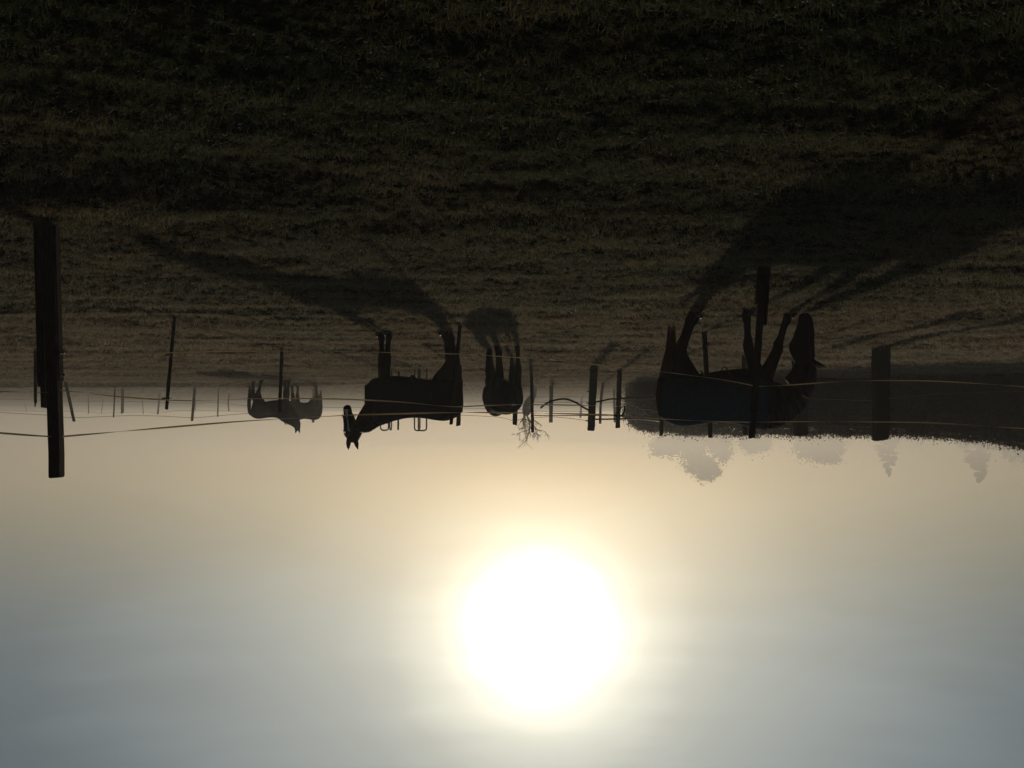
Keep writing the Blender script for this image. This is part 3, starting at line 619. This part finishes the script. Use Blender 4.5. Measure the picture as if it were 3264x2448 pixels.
    if rug:
        mt, zb, wrap = rug
        zb_f = zb if callable(zb) else (lambda x: zb)
        V = []; F = []; n = 26; RR = [r for r in TR if r[0].x > -.80]; rs = random.Random(4)
        if not wrap: RR = [r for r in RR if r[0].x < .52]
        for i, (c, a, b) in enumerate(RR):
            q = i / (len(RR) - 1); g = .028; zl = zb_f(c.x); aw = max(a + g, .10 if wrap else 0)
            # widen the skirt so that the cloth hangs from the widest part
            for k in range(n + 1):
                u = k / n * 2 - 1           # -1..1 across the back
                arc = .72
                if abs(u) < arc:
                    th = u / arc * math.pi / 2; y = aw * math.sin(th); z = c.z + (b + g) * math.cos(th)
                else:
                    s_ = (abs(u) - arc) / (1 - arc); sg = 1 if u > 0 else -1; y = sg * (aw * (1 - .16 * s_ * s_) + .012 * math.sin(c.x * 9 + k) * s_); z = c.z * (1 - s_) + zl * s_
                V.append(V3(c.x + (-.03 if i == 0 else (.035 if i == len(RR) - 1 else 0)), y, z))
        m_ = n + 1
        for i in range(len(RR) - 1):
            for k in range(n): F.append((i * m_ + k, i * m_ + k + 1, (i + 1) * m_ + k + 1, (i + 1) * m_ + k))
        if wrap:   # closed over the chest
            l = (len(RR) - 1) * m_; mid = []
            for k in range(n // 2 + 1):
                if k < n // 2 and k + 1 <= n // 2 - 0 and n - k - 1 > k + 1: F.append((l + k, l + k + 1, l + n - k - 1, l + n - k))
        ro = meshobj('rug', V, F, mt, root, True); so_ = ro.modifiers.new('t', 'SOLIDIFY'); so_.thickness = .012; so_.offset = 1
        # surcingle straps under the belly, and front edge binding
        for xs in (-.28, .06):
            st = MB(); j = min(range(len(TR)), key=lambda q: abs(TR[q][0].x - xs)); c, a, b = TR[j]; pts = []
            for k in range(15):
                th = math.pi * (1 + k / 14); pts.append(V3(c.x + .1 * (k / 14 - .5), (a + .02) * math.cos(th), c.z + (b + .03) * math.sin(th)))
            st.add(tube, pts, .011, n=6); st.build('strap', 'strap', root)
    return root

def front_leg(dx, y, hoofx, kneex, elbx=.50, lift=0):
    return [((elbx, y * .9, 1.12), .09, .13), ((elbx - .01, y, .96), .082, .115), ((elbx * .5 + kneex * .5, y, .72), .055, .068), ((kneex, y, .50), .050, .055), ((kneex, y, .45), .048, .052), ((kneex * .65 + hoofx * .35, y, .33), .032, .036),
            ((kneex * .3 + hoofx * .7, y, .18), .034, .038), ((hoofx * .92 + kneex * .08, y, .13), .043, .046), ((hoofx, y, .075), .040, .045), ((hoofx + .03, y, .02), .052, .058)]
def hind_leg(y, hoofx, hockx, hipx=-.50):
    return [((hipx, y * .8, 1.2), .13, .22), ((hipx + .02, y, 1.02), .125, .215), ((hipx + .0, y, .86), .10, .165), ((hipx * .45 + hockx * .55, y, .70), .065, .095), ((hockx, y, .55), .048, .066), ((hockx + .015, y, .48), .044, .055),
            ((hockx * .6 + hoofx * .4 + .01, y, .33), .034, .04), ((hockx * .25 + hoofx * .75, y, .18), .036, .04), ((hoofx - .01, y, .13), .045, .048), ((hoofx + .02, y, .07), .042, .046), ((hoofx + .045, y, .02), .054, .06)]

# black-rugged horse, head turned to the camera
Dh = 17.1; k = FPX / Dh; cx = (1632 - 1318) / k
pose1 = dict(
    neck=[((.38, 0, 1.22), .17, .30), ((.58, 0, 1.33), .15, .27), ((.74, 0, 1.47), .12, .22), ((.87, -.02, 1.60), .10, .215), ((.94, -.04, 1.69), .095, .195), ((.99, -.07, 1.75), .085, .15)],
    poll=(1.015, -.09, 1.83), head_axis=V3(.10, -.40, -1), head_face=V3(.12, -1, 0), head_len=.57, crest_dir=(-.55, 0, .85),
    legs=[front_leg(0, .12, .56, .55), front_leg(0, -.12, .40, .43), hind_leg(.13, -.62, -.68), hind_leg(-.13, -.54, -.62)],
    tail=[((-.77, 0, 1.36), .03, .03), ((-.79, 0, 1.25), .05, .04), ((-.77, 0, 1.0), .065, .05), ((-.75, 0, .75), .065, .05), ((-.73, 0, .55), .05, .045), ((-.72, 0, .42), .012, .012)],
    extra=[[((.02, 0, .84), .04, .05), ((.02, 0, .78), .04, .045), ((.03, 0, .755), .02, .02)]])
make_horse('horse', 'black-rugged horse standing side-on with its head turned to face the camera', V3(cx, Dh, ghs(cx, Dh)), 0, 1.045, pose1, 'bay', rug=('black_rug', lambda x: .84 - .04 * math.exp(-((x - .45) / .3) ** 2) + .10 * max(0, (x - .62) / .15) ** 2, True), collar=True, blaze=True)

# blue-rugged horse grazing
Dh = 13.7; k = FPX / Dh; cx = (1632 - 2299) / k
pose2 = dict(
    neck=[((.36, 0, 1.20), .17, .30), ((.56, 0, 1.27), .15, .29), ((.76, 0, 1.22), .125, .27), ((.95, 0, 1.07), .105, .235), ((1.06, 0, .90), .09, .19), ((1.10, 0, .76), .08, .15), ((1.11, 0, .68), .07, .12)],
    poll=(1.11, 0, .68), head_axis=V3(.03, 0, -1), head_face=V3(1, -.05, 0.05), head_scale=1.14, crest_dir=(.75, 0, .65), ear_dir=(1, -.1, .5),
    legs=[front_leg(0, -.12, .91, .78, .58), front_leg(0, .12, .31, .33, .47), hind_leg(.13, -.41, -.56), hind_leg(-.13, -.32, -.50)],
    tail=[((-.78, 0, 1.36), .03, .03), ((-.80, 0, 1.2), .05, .045), ((-.75, 0, 1.0), .08, .08), ((-.69, 0, .75), .085, .085), ((-.655, 0, .52), .06, .065), ((-.645, 0, .36), .035, .04)])
make_horse('horse', 'blue-rugged horse grazing with its muzzle in the grass at right', V3(cx, Dh, ghs(cx, Dh)), math.pi, 1.075, pose2, 'bay', rug=('blue_rug', lambda x: .90, False), tail_hair='chest', voxel=.015)

# horse seen from behind
Dh = 20.6; k = FPX / Dh; cx = (1632 - 1596) / k
pose3 = dict(
    neck=[((.36, 0, 1.20), .17, .30), ((.58, 0, 1.20), .15, .27), ((.78, .0, 1.08), .12, .22), ((.95, 0, .90), .10, .17), ((1.04, 0, .74), .085, .12), ((1.07, 0, .66), .07, .10)],
    poll=(1.09, 0, .66), head_axis=V3(.1, 0, -1), head_face=V3(1, 0, .1), crest_dir=(.7, 0, .7),
    legs=[front_leg(0, -.12, .52, .52), front_leg(0, .13, .62, .56), hind_leg(.21, -.62, -.72), hind_leg(-.21, -.56, -.68)],
    tail=[((-.78, 0, 1.36), .03, .03), ((-.84, .02, 1.25), .045, .045), ((-.86, .03, 1.0), .055, .05), ((-.85, .03, .75), .055, .05), ((-.84, .03, .55), .04, .04), ((-.84, .03, .42), .012, .012)],
    torso=[((-.80, 0, 1.22), .08, .09), ((-.76, 0, 1.20), .19, .18), ((-.66, 0, 1.16), .29, .27), ((-.52, 0, 1.13), .33, .32), ((-.35, 0, 1.12), .34, .33), ((-.12, 0, 1.09), .36, .34), ((.12, 0, 1.08), .35, .345),
         ((.32, 0, 1.10), .30, .355), ((.47, 0, 1.13), .25, .355), ((.60, 0, 1.13), .21, .29), ((.70, 0, 1.14), .15, .20), ((.77, 0, 1.15), .06, .10)])
make_horse('horse', 'dark horse seen from behind, grazing between the leaning post and the bare tree', V3(cx, Dh, ghs(cx, Dh)), math.pi / 2 - R(14), .99, pose3, 'bay', rug=('black_rug', lambda x: .88 if x > -.6 else .95, False))

# two hazy horses
Dh = 39; k = FPX / Dh; cx = (1632 - 868) / k
pose4 = dict(
    neck=[((.38, 0, 1.22), .17, .32), ((.56, 0, 1.33), .16, .31), ((.71, 0, 1.48), .14, .27), ((.82, .02, 1.64), .12, .22), ((.90, .05, 1.78), .10, .16), ((.93, .07, 1.85), .08, .11)],
    poll=(.95, .08, 1.88), head_axis=V3(.0, .40, -1), head_scale=1.15, head_face=V3(.1, 1, 0), crest_dir=(-.5, 0, .85),
    legs=[front_leg(0, .15, .62, .58), front_leg(0, -.12, .44, .46), hind_leg(.15, -.40, -.50), hind_leg(-.13, -.72, -.76)], leg=1.6)
make_horse('horse', 'hazy brown horse with head raised towards the camera, overlapping a second far horse', V3(cx, Dh, ghs(cx, Dh)), math.pi - R(6), 1.06, pose4, 'bay2', voxel=.026, blaze=True)
Dh = 41.5; k = FPX / Dh; cx = (1632 - 972) / k
pose5 = dict(
    neck=[((.38, 0, 1.22), .17, .30), ((.58, 0, 1.30), .15, .26), ((.74, 0, 1.38), .12, .20), ((.88, 0, 1.50), .095, .15), ((.98, 0, 1.56), .085, .11), ((1.02, 0, 1.58), .07, .09)],
    poll=(1.03, 0, 1.60), head_axis=V3(.5, 0, -1), head_face=V3(1, 0, .4), crest_dir=(-.3, 0, .95),
    legs=[front_leg(0, .13, .50, .52), front_leg(0, -.13, .60, .56), hind_leg(.15, -.44, -.56), hind_leg(-.15, -.72, -.76)], leg=1.6)
make_horse('horse', 'farthest hazy horse, rugged, mostly hidden behind the other far horse', V3(cx, Dh, ghs(cx, Dh)), R(28), 1.0, pose5, 'bay2', voxel=.026, rug=('brown_rug', lambda x: .76 + .06 * math.cos(x * 4), True))

# ------------------------------------------------------------------ tubular feeder behind the black-rugged horse
def feeder():
    D = 30.0; z0 = None; a = P(1222, 1160, D); b = P(1362, 1160, D); z0 = ghs(a.x, a.y)
    root = empty('hay_feeder', Vector(((a.x + b.x) / 2, D, z0))); tag(root, 'tubular steel hay feeder with hoop tops showing above the black-rugged horse', 'feeder')
    def hoop(px0, px1, top, dy):
        x0 = P(px0, 1300, D).x - root.location.x; x1 = P(px1, 1300, D).x - root.location.x; zt = P(px0, top, D).z - z0; r = .07; s = 1 if x1 > x0 else -1
        pts = [V3(x0, dy, -.05), V3(x0, dy, zt - r), V3(x0 + s * r * .3, dy, zt - r * .3), V3(x0 + s * r, dy, zt), V3(x1 - s * r, dy, zt), V3(x1 - s * r * .3, dy, zt - r * .3), V3(x1, dy, zt - r), V3(x1, dy, -.05)]
        mb = MB(); mb.add(tube, pts, .022, n=8); mb.build('hoop', 'steel', root)
    hoop(1217, 1242, 1371, -.25); hoop(1239, 1245, 1370, .25); hoop(1324, 1362, 1372, -.25); hoop(1331, 1336, 1371, .25)
    xs = [P(1217, 1300, D).x - root.location.x, P(1362, 1300, D).x - root.location.x]
    for z in (.35, .8, 1.3):
        mb = MB(); mb.add(tube, [V3(xs[0], -.25, z), V3(xs[1], -.25, z)], .02, n=8); mb.build('rail', 'steel', root)
        mb = MB(); mb.add(tube, [V3(xs[0], .25, z), V3(xs[1], .25, z)], .02, n=8); mb.build('rail', 'steel', root)
feeder()
post(1271, 1160, 1269, 1370, 6, 'thin post top between the two hoops of the steel feeder', D=31)

# ------------------------------------------------------------------ bare pollard tree
def bare_tree():
    D = 50; ppm_ = FPX / D; b = P(1699, 1240, D); z0 = ghs(b.x, b.y); root = empty('bare_tree', V3(b.x, b.y, z0)); tag(root, 'small leaning pollard tree with bare twisted twigs', 'tree')
    L_ = lambda px, py, dy=0: P(px, py, D) - root.location + V3(0, dy, 0)
    mb = MB()
    mb.add(loft, lerp_rings([(L_(1700, 1236), .20, .2), (L_(1700, 1258), .15, .13), (L_(1694, 1270), .18, .16), (L_(1686, 1285), .25, .2), (L_(1681, 1300), .25, .2), (L_(1677, 1315), .20, .18), (L_(1674, 1324), .13, .12)], 3), n=12, ref=V3(0, -1, 0)); 
    mb.build('trunk', 'bark', root)
    rs = random.Random(12)
    cr = MB()
    def branch(p, d, ln, r, lvl):
        pts = [p]; rr = [r]; q = p.copy(); dd = d.normalized(); n = 6
        for i in range(n):
            dd = (dd + V3(rs.gauss(0, .24), rs.gauss(0, .2), rs.gauss(0, .18) + .04)).normalized(); q = q + dd * ln / n; pts.append(q.copy()); rr.append(r * (1 - .7 * (i + 1) / n))
            if lvl < 3 and i > 0 and rs.random() < (.8 if lvl < 2 else .5):
                branch(q.copy(), (dd + V3(rs.gauss(0, .8), rs.gauss(0, .6), rs.uniform(-.1, .7))).normalized(), ln * rs.uniform(.45, .7), rr[-1] * .75, lvl + 1)
        cr.add(tube, pts, [max(x, .008) for x in rr], n=5)
    mains = [((1676, 1318), (1660, 1334), .7, .07), ((1673, 1320), (1668, 1345), .6, .06), ((1678, 1320), (1672, 1345), .5, .05), ((1682, 1318), (1682, 1345), .55, .05), ((1680, 1322), (1690, 1350), .9, .055),
             ((1688, 1345), (1690, 1370), .8, .04), ((1689, 1365), (1680, 1400), .75, .03), ((1692, 1360), (1720, 1385), .8, .03), ((1698, 1335), (1716, 1348), .4, .02), ((1690, 1350), (1660, 1370), .45, .02), ((1691, 1362), (1700, 1392), .6, .025), ((1689, 1366), (1672, 1392), .7, .025)]
    for a, bb, ln, r in mains: branch(L_(*a), L_(*bb) - L_(*a), ln, r, 1 if r < .045 else 0 if r > .065 else 1)
    cr.build('crown', 'bark', root)
bare_tree()

# ------------------------------------------------------------------ hedge
def hedge():
    rs = np.random.RandomState(8)
    A = np.array([(1632 - 2004) / FPX * 43, 43.0]); Bp = np.array([(1632 - 3264) / FPX * 34, 34.0]); d = Bp - A; Ln = np.hypot(*d); d /= Ln; nrm = np.array([-d[1], d[0]])
    if nrm[1] > 0: nrm = -nrm
    tot = Ln + 12
    def top(s):   # height profile from photo pixels
        s = np.asarray(s, float); x = A[0] + d[0] * s; y = A[1] + d[1] * s; px = 1632 - x / y * FPX
        py = np.interp(px, [1995, 2010, 2060, 2130, 2250, 2600, 2800, 2950, 3060, 3150, 3264, 3600], [1310, 1352, 1374, 1381, 1384, 1384, 1388, 1394, 1400, 1412, 1430, 1470])
        return CAMH + (py - 1328) / FPX * y - .04
    ns = 200; ss = np.linspace(0, tot, ns); V = []; F = []
    prof = [(-.75, 0), (-.82, .3), (-.8, .6), (-.62, .88), (-.3, .985), (.3, .985), (.62, .88), (.8, .6), (.82, .3), (.75, 0)]
    root_xy = A + d * (tot / 2); z0 = ghs(*root_xy)
    for s in ss:
        t = float(top(s)); c = A + d * s; g = ghs(*c)
        for i, (o, hq) in enumerate(prof):
            w = o * 1.25 * (min(1, .3 + s / 1.2)); n_ = (vnoise(s * 2.1 + i * 3, i * 5.3) - .5) * .22
            V.append((c[0] + nrm[0] * (-w) - root_xy[0], c[1] + nrm[1] * (-w) - root_xy[1] , g - .05 - z0 + (t - g - .12 + n_ * (hq > .5)) * hq))
    K = len(prof)
    for i in range(ns - 1):
        for k in range(K - 1): F.append((i * K + k, i * K + k + 1, (i + 1) * K + k + 1, (i + 1) * K + k))
    F.append(tuple(range(K))); F.append(tuple((ns - 1) * K + k for k in range(K))[::-1])
    root = empty('hedge', V3(root_xy[0], root_xy[1], z0)); tag(root, 'long dark clipped hedge filling the right side behind the fence', 'hedge')
    meshobj('core', V, F, 'hedge_in', root, False)
    # leaves on the shell
    n = 62000; s = rs.uniform(-.25, tot, n); u = rs.rand(n); u = np.where(rs.rand(n) < .45, .42 + .16 * (u - .5) * 3.0, u); u = np.clip(u, 0, 1)
    pr = np.array(prof); ix = u * (K - 1); i0 = np.minimum(ix.astype(int), K - 2); f = ix - i0; o = pr[i0, 0] * (1 - f) + pr[i0 + 1, 0] * f; hq = pr[i0, 1] * (1 - f) + pr[i0 + 1, 1] * f
    t = top(np.maximum(s, 0)); x = A[0] + d[0] * s; y = A[1] + d[1] * s; g = gh(x, y); w = o * 1.25 * np.minimum(1, .3 + np.maximum(s, 0) / 1.2)
    ex = rs.gamma(1.5, .05, n) 
    clump = vnoise(s * 1.6 + 3, hq * 4 + 9) * .12
    X = x - nrm[0] * w * (1 + ex * .6) ; Y = y - nrm[1] * w * (1 + ex * .6); Z = g + (t - g) * hq - .1 + ex * (hq > .6) + clump * (hq > .7)
    c = np.stack([X - root_xy[0], Y - root_xy[1], Z - z0], -1)
    sz = rs.uniform(.018, .045, n); a1 = rs.normal(size=(n, 3)); a1 /= np.linalg.norm(a1, axis=1)[:, None]; a2 = np.cross(a1, rs.normal(size=(n, 3))); a2 /= np.linalg.norm(a2, axis=1)[:, None]
    q = np.stack([c - a1 * sz[:, None] * 1.5, c + a2 * sz[:, None] * .7, c + a1 * sz[:, None] * 1.5, c - a2 * sz[:, None] * .7], 1).reshape(-1, 3)
    npmesh('leaves', q, np.arange(4 * n).reshape(n, 4), 'hedge', root)
    # shoots sticking out of the top
    nb = 1800; V = []; F = []; rr = random.Random(3)
    for i in range(nb):
        s_ = rr.uniform(-.1, tot); c = A + d * s_; g = ghs(*c); tt = float(top(max(s_, 0))); p = V3(c[0] + rr.uniform(-.8, .8) * nrm[0] - root_xy[0], c[1] + rr.uniform(-.8, .8) * nrm[1] - root_xy[1], tt - z0 - .15)
        dd = V3(rr.gauss(0, .5), rr.gauss(0, .5), 1).normalized(); l_ = rr.uniform(.12, .42); vv, ff = tube([p, p + dd * l_ * .6, p + dd * l_ + V3(rr.gauss(0, .02), 0, 0)], [.006, .005, .003], n=3, base=len(V)); V += vv; F += ff
    meshobj('twigs', V, F, 'hedge_in', root, False)
hedge()

# ------------------------------------------------------------------ far trees in the mist
def far_tree(label, D, blobs, base_px, m='leaf', conifer=False, n=7000, leaf=.3, seed=1):
    rs = np.random.RandomState(seed); b = P(base_px, 1328, D); z0 = ghs(b.x, b.y); root = empty('conifer' if conifer else 'broadleaf_tree', V3(b.x, b.y, z0)); tag(root, label, 'tree', 'trees fading in the mist beyond the hedge')
    tops = []; pts = []; wt = np.array([r[2] * r[3] for r in blobs], float); wt /= wt.sum(); tz = max(P(base_px, r[1] + r[3], D).z for r in blobs)
    for (px, py, rx, ry), w in zip(blobs, wt):
        k = int(n * w); c = P(px, py, D) - root.location; RX = rx / FPX * D; RZ = ry / FPX * D
        # sub-clumps
        nc = 70; cc = rs.normal(size=(nc, 3)); cc /= np.linalg.norm(cc, axis=1)[:, None]; cc *= (rs.rand(nc, 1) ** .4) * .86
        if conifer:
            nc = 110; nc = 150; zz = rs.rand(nc) ** 1.15; ang_ = rs.uniform(0, 6.28, nc); rr = ((1 - zz) * .95 + .02) * rs.uniform(.4, 1.1, nc); cc = np.stack([np.cos(ang_) * rr, np.sin(ang_) * rr, zz * 2 - 1], -1)
        j = rs.randint(0, nc, k); g = rs.normal(size=(k, 3)) * (.095 if not conifer else np.array([.10, .10, .035])); g = g * (rs.gamma(2, .55, (k, 1)) if not conifer else (1.15 - cc[j][:, 2:3]) * .8); p = cc[j] + g
        pts.append(np.stack([c.x + p[:, 0] * RX, c.y + p[:, 1] * RX, c.z + p[:, 2] * RZ], -1))
        tops += [(c.x + q[0] * RX * .85, c.y + q[1] * RX * .85, c.z + q[2] * RZ * .85) for q in cc[:12]]
    c = np.vstack(pts); k = len(c); a1 = rs.normal(size=(k, 3)); a1 /= np.linalg.norm(a1, axis=1)[:, None]; a2 = np.cross(a1, rs.normal(size=(k, 3))); a2 /= np.linalg.norm(a2, axis=1)[:, None]; s = rs.uniform(.6, 1.3, (k, 1)) * leaf
    q = np.stack([c - a1 * s, c + a2 * s * .7, c + a1 * s, c - a2 * s * .7], 1).reshape(-1, 3); npmesh('crown', q, np.arange(4 * k).reshape(k, 4), m, root)
    tb = MB(); H = tz - z0; r0 = H * .022; tb.add(loft, [(V3(0, 0, -.3), r0 * 1.3, r0 * 1.3), (V3(0, 0, H * .1), r0, r0), (V3(.1, 0, H * .5), r0 * .7, r0 * .7), (V3(0, 0, H * .9), r0 * .2, r0 * .2)], n=10, ref=V3(1, 0, 0))
    for t in tops:
        h0 = max(H * .15, min(t[2] * .6, H * .8)); tb.add(tube, [V3(0, 0, h0), V3(t[0] * .5, t[1] * .5, (h0 + t[2]) / 2 + .3), V3(*t)], [r0 * .35, r0 * .2, r0 * .08], n=5)
    tb.build('trunk', 'bark', root)
far_tree('broad misty tree with a round crown rising left over the hedge', 270, [(2195, 1395, 120, 62), (2120, 1425, 55, 38), (2300, 1425, 42, 50), (2225, 1470, 60, 50), (2255, 1500, 46, 40)], 2210, n=24000, seed=2)
far_tree('faint misty broadleaf tree right of the round-crowned tree', 285, [(2395, 1400, 50, 55), (2430, 1395, 40, 50)], 2400, seed=3, n=8000)
far_tree('wide rounded misty tree above the grazing horse', 280, [(2600, 1405, 85, 70), (2640, 1435, 55, 50)], 2610, seed=4, n=15000)
far_tree('narrow misty conifer above the widest square post', 270, [(2832, 1415, 78, 102)], 2832, conifer=True, seed=5, n=5000)
far_tree('tall misty conifer near the right edge with a spiky outline', 235, [(3120, 1420, 100, 120)], 3125, conifer=True, seed=6, n=6500)
far_tree('misty low tree touching the right edge above the hedge', 205, [(3230, 1400, 60, 72), (3300, 1420, 60, 80)], 3260, seed=7, n=6000)

# ------------------------------------------------------------------ haze
def haze():
    bm = bmesh.new(); bmesh.ops.create_cube(bm, size=1)
    for v in bm.verts: v.co = Vector((v.co.x * 640, v.co.y * 640, v.co.z * 22.0 + 9.4))
    me = bpy.data.meshes.new('haze'); bm.to_mesh(me); bm.free(); m = bpy.data.materials.new('morning mist'); m.use_nodes = True; t = m.node_tree; t.nodes.clear()
    v = t.nodes.new('ShaderNodeVolumePrincipled'); v.inputs['Color'].default_value = (.95, .93, .89, 1); v.inputs['Density'].default_value = HAZE; v.inputs['Anisotropy'].default_value = .25
    out = t.nodes.new('ShaderNodeOutputMaterial'); t.links.new(v.outputs[0], out.inputs['Volume']); me.materials.append(m)
    o = bpy.data.objects.new('haze', me); COL.objects.link(o); tag(o, 'pale morning mist over the paddock', kind='stuff')
haze()
def mist_bank():
    bm = bmesh.new(); bmesh.ops.create_cube(bm, size=1)
    for v in bm.verts: v.co = Vector((v.co.x * 620, 173 + v.co.y * 274, 4.0 + v.co.z * 10.4))
    me = bpy.data.meshes.new('mist'); bm.to_mesh(me); bm.free(); m = bpy.data.materials.new('low mist bank'); m.use_nodes = True; t = m.node_tree; t.nodes.clear()
    v = t.nodes.new('ShaderNodeVolumePrincipled'); v.inputs['Color'].default_value = (.76, .73, .675, 1); v.inputs['Density'].default_value = BANK; v.inputs['Anisotropy'].default_value = .52
    out = t.nodes.new('ShaderNodeOutputMaterial'); t.links.new(v.outputs[0], out.inputs['Volume']); me.materials.append(m)
    o = bpy.data.objects.new('mist', me); COL.objects.link(o); tag(o, 'denser bank of mist lying over the far end of the field', kind='stuff')
mist_bank()
